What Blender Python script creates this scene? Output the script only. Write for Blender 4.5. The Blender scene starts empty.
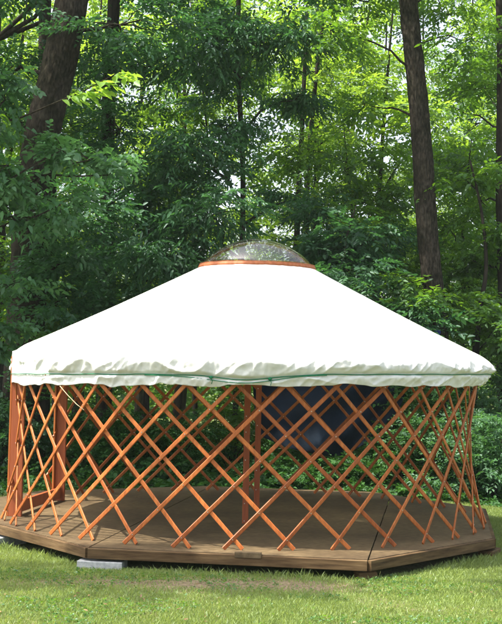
import bpy, math, random
import numpy as np
from mathutils import Vector, Matrix

R = math.radians
S = bpy.context.scene
COL = S.collection

# ------------------------------------------------------------------ camera, light, exposure
F = 1185.0
CAMZ = 1.73
CAMY = -12.65
PITCH, ROLL = 2.9, 1.2
cam = bpy.data.cameras.new('camera')
cam.sensor_fit = 'HORIZONTAL'
cam.sensor_width = 36.0
cam.lens = 36.0 * F / 502.0
cam.clip_start = 0.1
cam.clip_end = 2000
camo = bpy.data.objects.new('camera', cam)
COL.objects.link(camo)
CM = Matrix.Translation((0, CAMY, CAMZ)) @ Matrix.Rotation(R(90 + PITCH), 4, 'X') @ Matrix.Rotation(R(ROLL), 4, 'Z')
camo.matrix_world = CM
S.camera = camo

SUN_EL = 62.0
sx, sy = -0.97, -0.20                      # horizontal direction towards the sun
n_ = math.hypot(sx, sy)
sx /= n_
sy /= n_
world = bpy.data.worlds.new('World')
S.world = world
world.use_nodes = True
wn = world.node_tree.nodes
wl = world.node_tree.links
for n in list(wn):
    wn.remove(n)
sky = wn.new('ShaderNodeTexSky')
sky.sky_type = 'NISHITA'
sky.sun_disc = False
sky.sun_elevation = R(SUN_EL)
sky.sun_rotation = math.atan2(sx, sy)
sky.air_density = 1.0
sky.dust_density = 5.0
sky.ozone_density = 1.0
bg = wn.new('ShaderNodeBackground')
bg.inputs['Strength'].default_value = 0.145
wo = wn.new('ShaderNodeOutputWorld')
hz = wn.new('ShaderNodeHueSaturation')        # hazy, pale summer sky
hz.inputs['Saturation'].default_value = 0.55
hz.inputs['Value'].default_value = 1.1
wl.new(sky.outputs[0], hz.inputs['Color'])
wl.new(hz.outputs[0], bg.inputs[0])
wl.new(bg.outputs[0], wo.inputs[0])
sun = bpy.data.lights.new('sun', 'SUN')
sun.energy = 4.0
sun.angle = R(0.6)
sun.color = (1.0, 0.94, 0.82)
suno = bpy.data.objects.new('sun', sun)
COL.objects.link(suno)
sd = Vector((sx * math.cos(R(SUN_EL)), sy * math.cos(R(SUN_EL)), math.sin(R(SUN_EL))))
suno.rotation_euler = sd.to_track_quat('Z', 'Y').to_euler()
S.view_settings.view_transform = 'Standard'
S.view_settings.look = 'None'
S.view_settings.exposure = 1.45
S.view_settings.gamma = 1
S.view_settings.use_curve_mapping = False
S.cycles.max_bounces = 7
S.cycles.diffuse_bounces = 3
S.cycles.glossy_bounces = 2
S.cycles.transmission_bounces = 4
S.cycles.transparent_max_bounces = 8
S.cycles.use_denoising = True


def P(px, py, depth):
    """the point of the place seen at a photograph pixel, depth metres ahead of the camera"""
    d = CM.to_3x3() @ Vector(((px - 251) / F, -(py - 312) / F, -1.0))
    t = depth / d.y
    return Vector((0, CAMY, CAMZ)) + d * t


# ------------------------------------------------------------------ material helpers
def mat(name):
    m = bpy.data.materials.new(name)
    m.use_nodes = True
    nt = m.node_tree
    for n in list(nt.nodes):
        nt.nodes.remove(n)
    out = nt.nodes.new('ShaderNodeOutputMaterial')
    return m, nt, out


def noise(nt, scale, detail=4, vec=None, rough=0.55, dist=0.0):
    n = nt.nodes.new('ShaderNodeTexNoise')
    n.inputs['Scale'].default_value = scale
    n.inputs['Detail'].default_value = detail
    n.inputs['Roughness'].default_value = rough
    n.inputs['Distortion'].default_value = dist
    if vec is not None:
        nt.links.new(vec, n.inputs['Vector'])
    return n


def ramp(nt, fac, stops):
    r = nt.nodes.new('ShaderNodeValToRGB')
    el = r.color_ramp.elements
    while len(el) > 1:
        el.remove(el[-1])
    el[0].position = stops[0][0]
    el[0].color = (*stops[0][1], 1)
    for p, c in stops[1:]:
        e = el.new(p)
        e.color = (*c, 1)
    nt.links.new(fac, r.inputs[0])
    return r


def mapping(nt, scale, coord='Object'):
    tc = nt.nodes.new('ShaderNodeTexCoord')
    mp = nt.nodes.new('ShaderNodeMapping')
    mp.inputs['Scale'].default_value = scale
    nt.links.new(tc.outputs[coord], mp.inputs[0])
    return mp.outputs[0]


def bump(nt, height, strength, dist=0.01):
    b = nt.nodes.new('ShaderNodeBump')
    b.inputs['Strength'].default_value = strength
    b.inputs['Distance'].default_value = dist
    nt.links.new(height, b.inputs['Height'])
    return b


def mix_rgb(nt, fac, a, b, mode='MIX'):
    m = nt.nodes.new('ShaderNodeMix')
    m.data_type = 'RGBA'
    m.blend_type = mode
    for s, v in ((m.inputs[0], fac), (m.inputs[6], a), (m.inputs[7], b)):
        if isinstance(v, (int, float)):
            s.default_value = v
        elif isinstance(v, tuple):
            s.default_value = (*v, 1)
        else:
            nt.links.new(v, s)
    return m.outputs[2]


def principled(name, stops, scale=(1, 1, 1), nscale=6, rough=0.7, bstr=0.3, bdist=0.01, spec=0.3, coord='Object', detail=6, big=None):
    m, nt, out = mat(name)
    v = mapping(nt, scale, coord)
    n = noise(nt, nscale, detail, v)
    c = ramp(nt, n.outputs[0], stops).outputs[0]
    if big:
        n2 = noise(nt, big[0], 3, mapping(nt, (1, 1, 1), coord))
        r2 = ramp(nt, n2.outputs[0], [(0.35, big[1]), (0.65, (1, 1, 1))])
        c = mix_rgb(nt, 1.0, c, r2.outputs[0], 'MULTIPLY')
    p = nt.nodes.new('ShaderNodeBsdfPrincipled')
    nt.links.new(c, p.inputs['Base Color'])
    p.inputs['Roughness'].default_value = rough
    p.inputs['Specular IOR Level'].default_value = spec
    b = bump(nt, n.outputs[0], bstr, bdist)
    nt.links.new(b.outputs[0], p.inputs['Normal'])
    nt.links.new(p.outputs[0], out.inputs[0])
    return m


def leaf_mat(name, dark, light, trans, tfac=0.45, gloss=0.07):
    m, nt, out = mat(name)
    at = nt.nodes.new('ShaderNodeAttribute')
    at.attribute_name = 'var'
    c = ramp(nt, at.outputs['Fac'], [(0.0, dark), (0.6, light), (1.0, tuple(min(1, x * 1.5) for x in light))]).outputs[0]
    t = ramp(nt, at.outputs['Fac'], [(0.0, tuple(x * 0.6 for x in trans)), (1.0, trans)]).outputs[0]
    d = nt.nodes.new('ShaderNodeBsdfDiffuse')
    tr = nt.nodes.new('ShaderNodeBsdfTranslucent')
    g = nt.nodes.new('ShaderNodeBsdfGlossy')
    g.inputs['Roughness'].default_value = 0.5
    g.inputs['Color'].default_value = (0.75, 0.85, 0.9, 1)
    m1 = nt.nodes.new('ShaderNodeMixShader')
    m1.inputs[0].default_value = tfac
    m2 = nt.nodes.new('ShaderNodeMixShader')
    m2.inputs[0].default_value = gloss
    nt.links.new(c, d.inputs[0])
    nt.links.new(t, tr.inputs[0])
    nt.links.new(d.outputs[0], m1.inputs[1])
    nt.links.new(tr.outputs[0], m1.inputs[2])
    nt.links.new(m1.outputs[0], m2.inputs[1])
    nt.links.new(g.outputs[0], m2.inputs[2])
    nt.links.new(m2.outputs[0], out.inputs[0])
    return m


M = {}
M['leaf_deep'] = leaf_mat('leaf_deep', (0.022, 0.066, 0.026), (0.046, 0.122, 0.045), (0.09, 0.27, 0.05), 0.38, 0.035)  # near trees: their shade is put into this darker green
M['leaf_soft'] = leaf_mat('leaf_soft', (0.036, 0.094, 0.036), (0.068, 0.16, 0.062), (0.13, 0.33, 0.06), 0.4, 0.035)  # left maple: its shade is put into this bluish green
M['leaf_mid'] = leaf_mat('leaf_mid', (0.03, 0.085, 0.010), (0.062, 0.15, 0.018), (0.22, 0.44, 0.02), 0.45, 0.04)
M['leaf_bright'] = leaf_mat('leaf_bright', (0.055, 0.12, 0.012), (0.10, 0.19, 0.02), (0.40, 0.62, 0.045), 0.55, 0.04)  # sunlit leaves: the light is put into this yellower green
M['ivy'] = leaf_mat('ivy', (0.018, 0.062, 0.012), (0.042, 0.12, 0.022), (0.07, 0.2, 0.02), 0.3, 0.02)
M['grass'] = leaf_mat('grass', (0.14, 0.205, 0.045), (0.245, 0.32, 0.085), (0.42, 0.53, 0.10), 0.42, 0.04)
M['bark'] = principled('bark', [(0.3, (0.012, 0.010, 0.008)), (0.5, (0.034, 0.028, 0.022)), (0.72, (0.07, 0.06, 0.048))],
                       (1, 1, 0.4), 30, 0.95, 0.6, 0.02, 0.05, detail=8, big=(2.2, (0.5, 0.56, 0.45)))
M['bark_dark'] = principled('bark_dark', [(0.3, (0.012, 0.010, 0.008)), (0.7, (0.045, 0.037, 0.029))],
                            (1, 1, 0.2), 20, 0.9, 0.8, 0.03, 0.1)
M['lath_wood'] = principled('lath_wood', [(0.3, (0.34, 0.088, 0.016)), (0.55, (0.50, 0.140, 0.026)), (0.75, (0.62, 0.21, 0.052))],
                            (1, 1, 1), 7, 0.5, 0.15, 0.003, 0.4, 'Generated', big=(2.5, (0.72, 0.68, 0.66)))
M['lath_wood'].node_tree.nodes['Mapping'].inputs['Scale'].default_value = (7, 7, 1)


def vary(m):
    """each piece of wood takes its own slight tone"""
    nt = m.node_tree
    p = nt.nodes['Principled BSDF']
    src = p.inputs['Base Color'].links[0].from_socket
    oi = nt.nodes.new('ShaderNodeObjectInfo')
    rp = ramp(nt, oi.outputs['Random'], [(0, (0.74, 0.70, 0.66)), (0.5, (0.98, 1.0, 1.0)), (1, (1.1, 1.22, 1.35))])
    nt.links.new(mix_rgb(nt, 1.0, src, rp.outputs[0], 'MULTIPLY'), p.inputs['Base Color'])


vary(M['lath_wood'])
M['post_wood'] = principled('post_wood', [(0.3, (0.24, 0.055, 0.018)), (0.7, (0.36, 0.095, 0.03))],
                            (12, 12, 0.8), 4, 0.55, 0.15, 0.003, 0.35)
M['plywood'] = principled('plywood', [(0.3, (0.070, 0.047, 0.022)), (0.5, (0.122, 0.084, 0.042)), (0.7, (0.175, 0.125, 0.066))],
                          (1, 2.0, 1), 17, 0.66, 0.35, 0.004, 0.3, detail=11, big=(1.3, (0.55, 0.52, 0.5)))
M['rim_wood'] = principled('rim_wood', [(0.3, (0.055, 0.032, 0.014)), (0.5, (0.115, 0.07, 0.032)), (0.72, (0.19, 0.125, 0.062))],
                           (1.2, 1.2, 14), 3, 0.75, 0.4, 0.006, 0.2, big=(1.7, (0.6, 0.56, 0.5)))
M['concrete'] = principled('concrete', [(0.3, (0.27, 0.28, 0.28)), (0.7, (0.46, 0.47, 0.46))], (1, 1, 1), 30, 0.95, 0.5, 0.005, 0.1)
M['ring_wood'] = principled('ring_wood', [(0.3, (0.30, 0.085, 0.03)), (0.7, (0.42, 0.14, 0.055))], (6, 6, 1), 6, 0.6, 0.1, 0.003, 0.3)
M['cord'] = principled('cord', [(0.3, (0.01, 0.12, 0.05)), (0.7, (0.02, 0.2, 0.09))], (1, 1, 1), 90, 0.7, 0.4, 0.003, 0.2)
M['tan_cord'] = principled('tan_cord', [(0.3, (0.35, 0.27, 0.15)), (0.7, (0.5, 0.4, 0.25))], (1, 1, 1), 90, 0.8, 0.4, 0.003, 0.2)
M['steel'] = principled('steel', [(0.3, (0.5, 0.5, 0.48)), (0.7, (0.62, 0.62, 0.6))], (1, 1, 1), 30, 0.3, 0.05, 0.001, 0.5)
M['steel'].node_tree.nodes['Principled BSDF'].inputs['Metallic'].default_value = 0.9
M['tarp'] = principled('tarp', [(0.3, (0.002, 0.005, 0.009)), (0.7, (0.004, 0.009, 0.017))], (1, 1, 1), 5, 0.8, 0.5, 0.03, 0.08)
M['blue_tarp'] = principled('blue_tarp', [(0.3, (0.02, 0.05, 0.3)), (0.7, (0.04, 0.09, 0.45))], (1, 1, 1), 5, 0.45, 0.3, 0.02, 0.4)


def canvas_mat():
    m, nt, out = mat('canvas')
    v = mapping(nt, (1, 1, 1))
    n = noise(nt, 1.8, 5, v)
    c = ramp(nt, n.outputs[0], [(0.3, (0.77, 0.77, 0.735)), (0.6, (0.83, 0.83, 0.80))]).outputs[0]
    d = nt.nodes.new('ShaderNodeBsdfDiffuse')
    tr = nt.nodes.new('ShaderNodeBsdfTranslucent')
    tr.inputs[0].default_value = (0.75, 0.77, 0.69, 1)
    mx = nt.nodes.new('ShaderNodeMixShader')
    mx.inputs[0].default_value = 0.18
    fine = noise(nt, 34, 3, v)
    b = bump(nt, fine.outputs[0], 0.12, 0.01)
    nt.links.new(c, d.inputs[0])
    nt.links.new(b.outputs[0], d.inputs['Normal'])
    nt.links.new(d.outputs[0], mx.inputs[1])
    nt.links.new(tr.outputs[0], mx.inputs[2])
    nt.links.new(mx.outputs[0], out.inputs[0])
    return m


def dome_mat():
    m, nt, out = mat('clear_acrylic')
    t = nt.nodes.new('ShaderNodeBsdfTransparent')
    t.inputs[0].default_value = (0.86, 0.89, 0.87, 1)
    g = nt.nodes.new('ShaderNodeBsdfGlossy')
    g.inputs['Roughness'].default_value = 0.04
    d = nt.nodes.new('ShaderNodeBsdfDiffuse')
    d.inputs[0].default_value = (0.7, 0.72, 0.7, 1)
    v = mapping(nt, (1, 1, 1))
    n = noise(nt, 5, 4, v)
    dust = ramp(nt, n.outputs[0], [(0.35, (0.002,) * 3), (0.8, (0.018,) * 3)])
    lw = nt.nodes.new('ShaderNodeLayerWeight')
    lw.inputs[0].default_value = 0.5
    pw = nt.nodes.new('ShaderNodeMath')
    pw.operation = 'POWER'
    pw.inputs[1].default_value = 3.5
    nt.links.new(lw.outputs['Facing'], pw.inputs[0])
    fr = nt.nodes.new('ShaderNodeMath')
    fr.operation = 'MULTIPLY_ADD'
    fr.inputs[1].default_value = 0.75
    fr.inputs[2].default_value = 0.09
    nt.links.new(pw.outputs[0], fr.inputs[0])
    a = nt.nodes.new('ShaderNodeMixShader')
    b = nt.nodes.new('ShaderNodeMixShader')
    nt.links.new(dust.outputs[0], a.inputs[0])
    nt.links.new(t.outputs[0], a.inputs[1])
    nt.links.new(d.outputs[0], a.inputs[2])
    nt.links.new(fr.outputs[0], b.inputs[0])
    nt.links.new(a.outputs[0], b.inputs[1])
    nt.links.new(g.outputs[0], b.inputs[2])
    nt.links.new(b.outputs[0], out.inputs[0])
    return m


def ground_mat():
    m, nt, out = mat('ground')
    v = mapping(nt, (1, 1, 1))
    n1 = noise(nt, 40, 6, v)
    soil = ramp(nt, n1.outputs[0], [(0.3, (0.10, 0.078, 0.045)), (0.7, (0.27, 0.215, 0.135))]).outputs[0]
    green = ramp(nt, n1.outputs[0], [(0.3, (0.035, 0.06, 0.014)), (0.7, (0.085, 0.13, 0.03))]).outputs[0]
    n2 = noise(nt, 1.3, 4, v)
    f = ramp(nt, n2.outputs[0], [(0.45, (0.12, 0.12, 0.12)), (0.68, (0.7, 0.7, 0.7))]).outputs[0]
    mp = nt.nodes.new('ShaderNodeMapping')          # the trodden strip in front of the deck
    mp.inputs['Location'].default_value = (0.55 / 2.2, 3.24 / 0.55, 0)
    mp.inputs['Scale'].default_value = (1 / 2.2, 1 / 0.55, 1)
    nt.links.new(v, mp.inputs[0])
    gr = nt.nodes.new('ShaderNodeTexGradient')
    gr.gradient_type = 'SPHERICAL'
    nt.links.new(mp.outputs[0], gr.inputs[0])
    strip = ramp(nt, gr.outputs[0], [(0.0, (0, 0, 0)), (0.4, (1, 1, 1))]).outputs[0]
    f = mix_rgb(nt, 1.0, f, strip, 'LIGHTEN')
    c = mix_rgb(nt, f, green, soil)
    p = nt.nodes.new('ShaderNodeBsdfPrincipled')
    p.inputs['Roughness'].default_value = 0.95
    p.inputs['Specular IOR Level'].default_value = 0.1
    nt.links.new(c, p.inputs['Base Color'])
    b = bump(nt, n1.outputs[0], 0.6, 0.02)
    nt.links.new(b.outputs[0], p.inputs['Normal'])
    nt.links.new(p.outputs[0], out.inputs[0])
    return m


M['canvas'] = canvas_mat()
M['dome'] = dome_mat()
M['ground'] = ground_mat()


# ------------------------------------------------------------------ object helpers
def link(name, me, m, parent=None, smooth=False):
    o = bpy.data.objects.new(name, me)
    COL.objects.link(o)
    for x in (m if isinstance(m, (list, tuple)) else [m]):
        me.materials.append(M[x])
    if parent is not None:
        o.parent = parent
    if smooth:
        me.polygons.foreach_set('use_smooth', [True] * len(me.polygons))
    return o


def tag(o, label=None, cat=None, group=None, kind=None):
    if label:
        o['label'] = label
    if cat:
        o['category'] = cat
    if group:
        o['group'] = group
    if kind:
        o['kind'] = kind
    return o


def thing(name, loc, label, cat, group=None):
    o = bpy.data.objects.new(name, None)
    o.empty_display_size = 0.2
    COL.objects.link(o)
    o.location = loc
    return tag(o, label, cat, group)


class MB:
    """collects polygons; coordinates are local to the origin given"""
    def __init__(self, origin=(0, 0, 0)):
        self.v, self.f, self.mi = [], [], []
        self.o = Vector(origin)

    def add(self, vs, fs, mi=0):
        k = len(self.v)
        self.v += [tuple(Vector(p) - self.o) for p in vs]
        self.f += [tuple(i + k for i in f) for f in fs]
        self.mi += [mi] * len(fs)

    def beam(self, a, b, w, t, side, mi=0, bev=0.0):
        """bar from a to b; t = thickness along 'side' direction, w = the other one; chamfered"""
        a, b, side = Vector(a), Vector(b), Vector(side)
        d = (b - a).normalized()
        n = (side - d * side.dot(d)).normalized()
        u = d.cross(n).normalized()
        hw, ht = w / 2, t / 2
        c = bev if bev else min(hw, ht) * 0.3
        prof = [(-hw + c, -ht), (hw - c, -ht), (hw, -ht + c), (hw, ht - c), (hw - c, ht), (-hw + c, ht), (-hw, ht - c), (-hw, -ht + c)]
        vs = [a + u * x + n * y for x, y in prof] + [b + u * x + n * y for x, y in prof]
        fs = [(i, (i + 1) % 8, 8 + (i + 1) % 8, 8 + i) for i in range(8)] + [tuple(range(7, -1, -1)), tuple(range(8, 16))]
        self.add(vs, fs, mi)

    def tube(self, pts, radii, n=8, mi=0, wob=0.0, rng=None, cap=True):
        pts = [Vector(p) for p in pts]
        if isinstance(radii, (int, float)):
            radii = [radii] * len(pts)
        vs = []
        ref = Vector((0.31, 0.95, 0.1))
        for i, p in enumerate(pts):
            d = (pts[min(i + 1, len(pts) - 1)] - pts[max(i - 1, 0)]).normalized()
            if abs(d.dot(ref)) > 0.95:
                ref = Vector((1, 0, 0))
            u = d.cross(ref).normalized()
            w = d.cross(u)
            for k in range(n):
                a = 2 * math.pi * k / n
                r = radii[i] * (1 + (rng.uniform(-wob, wob) if wob else 0))
                vs.append(p + (u * math.cos(a) + w * math.sin(a)) * r)
        fs = []
        for i in range(len(pts) - 1):
            for k in range(n):
                q = (k + 1) % n
                fs.append((i * n + k, i * n + q, (i + 1) * n + q, (i + 1) * n + k))
        if cap:
            fs.append(tuple(range(n - 1, -1, -1)))
            fs.append(tuple(range((len(pts) - 1) * n, len(pts) * n)))
        self.add(vs, fs, mi)

    def prism(self, poly, z0, z1, mi=0):
        n = len(poly)
        vs = [(x, y, z0) for x, y in poly] + [(x, y, z1) for x, y in poly]
        fs = [(i, (i + 1) % n, n + (i + 1) % n, n + i) for i in range(n)] + [tuple(range(n - 1, -1, -1)), tuple(range(n, 2 * n))]
        self.add(vs, fs, mi)

    def build(self, name, m, parent=None, smooth=False):
        me = bpy.data.meshes.new(name)
        me.from_pydata(self.v, [], self.f)
        me.update()
        o = link(name, me, m, parent, smooth)
        if any(self.mi):
            me.polygons.foreach_set('material_index', self.mi)
        return o


def np_mesh(name, V, Q, var=None):
    """V (n,3) floats, Q (m,4) quad indices, var (m,) per face value"""
    me = bpy.data.meshes.new(name)
    me.vertices.add(len(V))
    me.vertices.foreach_set('co', np.ascontiguousarray(V, dtype=np.float32).ravel())
    me.loops.add(Q.size)
    me.loops.foreach_set('vertex_index', np.ascontiguousarray(Q, dtype=np.int32).ravel())
    me.polygons.add(len(Q))
    me.polygons.foreach_set('loop_start', np.arange(0, Q.size, Q.shape[1], dtype=np.int32))
    me.polygons.foreach_set('loop_total', np.full(len(Q), Q.shape[1], dtype=np.int32))
    me.update(calc_edges=True)
    if var is not None:
        at = me.attributes.new('var', 'FLOAT', 'FACE')
        at.data.foreach_set('value', np.ascontiguousarray(var, dtype=np.float32))
    return me


def norm(a):
    return a / (np.linalg.norm(a, axis=-1, keepdims=True) + 1e-9)


def leaves(pos, direc, nrm, length, width, var, droop=0.15):
    """one folded, six-cornered leaf blade for each row"""
    n = len(pos)
    direc = norm(direc)
    side = norm(np.cross(direc, nrm))
    up = norm(np.cross(side, direc))
    L = length[:, None]
    W = width[:, None]
    out = np.empty((n, 6, 3))
    dz = np.array([0, 0, -1.0])
    out[:, 0] = pos
    out[:, 1] = pos + direc * L * 0.32 + side * W * 0.5 + up * W * 0.12
    out[:, 2] = pos + direc * L * 0.70 + side * W * 0.38 + up * W * 0.06 + dz * L * droop * 0.4
    out[:, 3] = pos + direc * L + dz * L * droop
    out[:, 4] = pos + direc * L * 0.70 - side * W * 0.38 + up * W * 0.06 + dz * L * droop * 0.4
    out[:, 5] = pos + direc * L * 0.32 - side * W * 0.5 + up * W * 0.12
    base = (np.arange(n) * 6)[:, None]
    q = np.concatenate([base + np.array([[0, 1, 2, 3]]), base + np.array([[0, 3, 4, 5]])], axis=1).reshape(-1, 4)
    return out.reshape(-1, 3), q, np.repeat(var, 2)


def sprays(rng, pos, direc, nleaf, leaf_len, ratio, spread=0.9, droop=0.15, vmean=0.4, fan=False):
    """leafy twigs: alternate leaves on a short twig, or a palmate fan"""
    n = len(pos)
    direc = norm(direc)
    k = np.arange(nleaf)
    upv = norm(np.array([0, 0, 1.0]) + rng.normal(0, 0.38, (n, 3)))
    side = norm(np.cross(direc, upv))
    size = leaf_len * rng.uniform(0.7, 1.25, n)
    if fan:
        ang = (k - (nleaf - 1) / 2) / max(1, (nleaf - 1) / 2) * 1.25
        p = np.repeat(pos[:, None], nleaf, 1)
        d = direc[:, None] * np.cos(ang)[None, :, None] + side[:, None] * np.sin(ang)[None, :, None]
        scale = 1 - 0.35 * np.abs(ang) / 1.25
    else:
        tl = size * nleaf * 0.36
        t = (k + 0.5) / nleaf
        bend = np.array([0, 0, -1.0])
        p = pos[:, None] + direc[:, None] * (t[None, :] * tl[:, None])[..., None] + bend * (t ** 2)[None, :, None] * (tl * 0.25)[:, None, None]
        sg = np.where(k % 2 == 0, 1.0, -1.0)
        sg[-1] = 0
        d = direc[:, None] * 0.75 + side[:, None] * (sg * spread)[None, :, None]
        scale = 1 - 0.25 * np.abs(t - 0.5) * 2
    d = d + rng.normal(0, 0.2, d.shape)
    nn = np.repeat(upv[:, None], nleaf, 1) + rng.normal(0, 0.3, d.shape)
    ln = (size[:, None] * scale[None, :]).ravel() * rng.uniform(0.8, 1.2, n * nleaf)
    var = np.clip(np.repeat(vmean + rng.normal(0, 0.16, n), nleaf) + rng.normal(0, 0.13, n * nleaf), 0, 1)
    return leaves(p.reshape(-1, 3), d.reshape(-1, 3), nn.reshape(-1, 3), ln, ln * ratio, var, droop)


def merge(parts):
    V, Q, A, k = [], [], [], 0
    for v, q, a in parts:
        V.append(v)
        Q.append(q + k)
        A.append(a)
        k += len(v)
    return np.concatenate(V), np.concatenate(Q), np.concatenate(A)


DENS = 1.6


def clump(rng, c, rad, n, **kw):
    """sprays through an ellipsoid, more of them near its surface, held in several boughs"""
    c = np.array(c, float)
    rad = np.array(rad, float)
    n = int(n * DENS)
    nb = max(3, n // 26)
    bc = norm(rng.normal(0, 1, (nb, 3))) * (rng.uniform(0.15, 0.95, (nb, 1)))
    which = rng.integers(0, nb, n)
    loc = bc[which] + rng.normal(0, 1, (n, 3)) * np.array([0.24, 0.24, 0.13])
    pos = c + loc * rad
    d = norm(loc * np.array([1, 1, 0.35]) + rng.normal(0, 0.45, (n, 3)) * np.array([1, 1, 0.5]) + np.array([0, 0, kw.pop('lift', -0.1)]))
    return sprays(rng, pos, d, **kw), c + bc * rad


def limb_path(rng, a, b, k=5, sag=0.1):
    a, b = Vector(a), Vector(b)
    L = (b - a).length
    out = []
    for i in range(k + 1):
        t = i / k
        p = a.lerp(b, t)
        p.z += math.sin(t * math.pi) * L * sag
        if 0 < i < k:
            p += Vector(rng.normal(0, L * 0.03, 3))
        out.append(p)
    return out


# value noise on arrays
def vnoise(x, y, seed):
    def h(i, j):
        v = np.sin(i * 127.1 + j * 311.7 + seed * 74.7) * 43758.5453
        return v - np.floor(v)
    xi, yi = np.floor(x), np.floor(y)
    fx, fy = x - xi, y - yi
    fx, fy = fx * fx * (3 - 2 * fx), fy * fy * (3 - 2 * fy)
    return (h(xi, yi) * (1 - fx) + h(xi + 1, yi) * fx) * (1 - fy) + (h(xi, yi + 1) * (1 - fx) + h(xi + 1, yi + 1) * fx) * fy


def ridge(x, y, seed):
    return 1 - np.abs(2 * vnoise(x, y, seed) - 1)


def bark_tube(parent, pts, rad, bark, seed):
    """a close trunk with furrowed bark as real relief"""
    na = 120
    pos = np.array([tuple(p) for p in pts])
    seg = np.concatenate([[0], np.cumsum(np.linalg.norm(np.diff(pos, axis=0), axis=1))])
    L = np.arange(0, seg[-1], 0.022)
    c = np.stack([np.interp(L, seg, pos[:, k]) for k in range(3)], 1)
    rr = np.interp(L, seg, rad)
    a = np.arange(na) / na * 2 * np.pi
    A_, L_ = np.meshgrid(a, L)
    R_ = rr[:, None]
    u = A_ / (2 * np.pi) * 26
    um = np.minimum(u, 26 - u)                      # closes without a seam
    warp = 1.6 * vnoise(um * 0.35, L_ * 2.2, seed + 3)
    f = np.abs(2 * vnoise(um * 1.15 + warp, L_ * 3.2 + um * 0.2, seed) - 1) ** 0.7
    f2 = np.abs(2 * vnoise(um * 2.6 + warp, L_ * 9.0, seed + 1) - 1)
    g = vnoise(um * 0.3, L_ * 1.1, seed + 2)
    rad2 = R_ * (0.97 + 0.07 * g) + 0.018 * (f - 0.5) + 0.008 * (f2 - 0.5)
    V = np.stack([c[:, 0:1] + rad2 * np.cos(A_), c[:, 1:2] + rad2 * np.sin(A_), c[:, 2:3] + 0 * A_], -1)
    o = pos[0]
    i, j = np.meshgrid(np.arange(len(L) - 1), np.arange(na), indexing='ij')
    p = (i * na + j).ravel()
    q = (i * na + (j + 1) % na).ravel()
    Q = np.stack([p, q, q + na, p + na], 1)
    link('trunk', np_mesh('trunk', V.reshape(-1, 3) - o, Q), bark, parent, True)


def tree(name, label, trunk, r0, r1, clumps, leafkw, leafm, bark='bark_dark', group=None, seed=0, cat='tree', limb_r=None, boughs=True, ntr=10):
    """trunk: list of points from the ground up; clumps: (centre, radii, sprays)"""
    rng = np.random.default_rng(seed)
    trunk = [Vector(p) for p in trunk]
    base = trunk[0].copy()
    t = thing(name, base, label, cat, group)
    mb = MB(base)
    # smooth resample
    pts = []
    for i in range(len(trunk) - 1):
        for k in range(5):
            u = k / 5
            p0 = trunk[max(i - 1, 0)]
            p1, p2 = trunk[i], trunk[i + 1]
            p3 = trunk[min(i + 2, len(trunk) - 1)]
            pts.append(0.5 * ((2 * p1) + (p2 - p0) * u + (2 * p0 - 5 * p1 + 4 * p2 - p3) * u * u + (3 * p1 - p0 - 3 * p2 + p3) * u ** 3))
    pts.append(trunk[-1])
    nP = len(pts)
    rad = [r0 + (r1 - r0) * i / (nP - 1) for i in range(nP)]
    rad[0] *= 1.45
    if nP > 2:
        rad[1] *= 1.12
    if ntr >= 16:
        bark_tube(t, pts, rad, bark, seed)
    else:
        mb.tube(pts, rad, ntr, wob=0.05, rng=random.Random(seed))
    parts = []
    for c, rr, n in clumps:
        c = Vector(c)
        (V, Q, A), bcs = clump(rng, c, rr, n, **dict(leafkw))
        parts.append((V - np.array(base), Q, A))
        # limb from the trunk to this clump
        below = [i for i, p in enumerate(pts) if p.z < c.z - 0.15 * (c - p).xy.length]
        i0 = below[-1] if below else 0
        i0 = min(i0, nP - 2)
        lr = limb_r or rad[i0] * 0.4
        lr = min(lr, rad[i0] * 0.7)
        if ntr >= 16:
            mb = MB(base)
        mb.tube(limb_path(rng, pts[i0], c, 6, 0.08), [lr * (1 - 0.75 * k / 6) for k in range(7)], 6)
        if boughs:
            for b in bcs[:10]:
                mb.tube(limb_path(rng, c, b, 3, 0.04), [lr * 0.3, lr * 0.22, lr * 0.15, lr * 0.07], 4, cap=False)
        if ntr >= 16:
            mb.build('limb', bark, t, True)
    if ntr < 16:
        mb.build('trunk', bark, t, True)
    V, Q, A = merge(parts)
    me = np_mesh('crown', V, Q, A)
    link('crown', me, leafm, t)
    return t


def gz(x, y):
    return 0.02 * math.sin(x * 0.9 + 1.3) + 0.02 * math.sin(y * 0.8 + x * 0.35) + 0.052


# ------------------------------------------------------------------ ground
def build_ground():
    xs = np.concatenate([np.linspace(-300, -14, 12), np.linspace(-13, 13, 105), np.linspace(14, 300, 12)])
    ys = np.concatenate([np.linspace(-200, -15, 8), np.linspace(-14, 12, 105), np.linspace(13, 400, 14)])
    X, Y = np.meshgrid(xs, ys)
    Z = 0.02 * np.sin(X * 0.9 + 1.3) + 0.02 * np.sin(Y * 0.8 + X * 0.35) + 0.052
    V = np.stack([X, Y, Z], -1).reshape(-1, 3)
    nx = len(xs)
    i, j = np.meshgrid(np.arange(len(ys) - 1), np.arange(nx - 1), indexing='ij')
    a = (i * nx + j).ravel()
    Q = np.stack([a, a + 1, a + nx + 1, a + nx], 1)
    me = np_mesh('ground', V, Q)
    o = link('ground', me, 'ground', smooth=True)
    tag(o, 'flat lawn and forest floor with thin dry patches', kind='structure')


build_ground()

# ------------------------------------------------------------------ deck
DZ = 0.22
deck_poly = [(-1.33, -2.51), (1.00, -2.87), (2.31, -1.42), (2.72, 1.10), (1.62, 2.72), (-0.55, 3.05), (-2.55, 2.0), (-3.0, 0.9), (-3.02, -0.3)]


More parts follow.
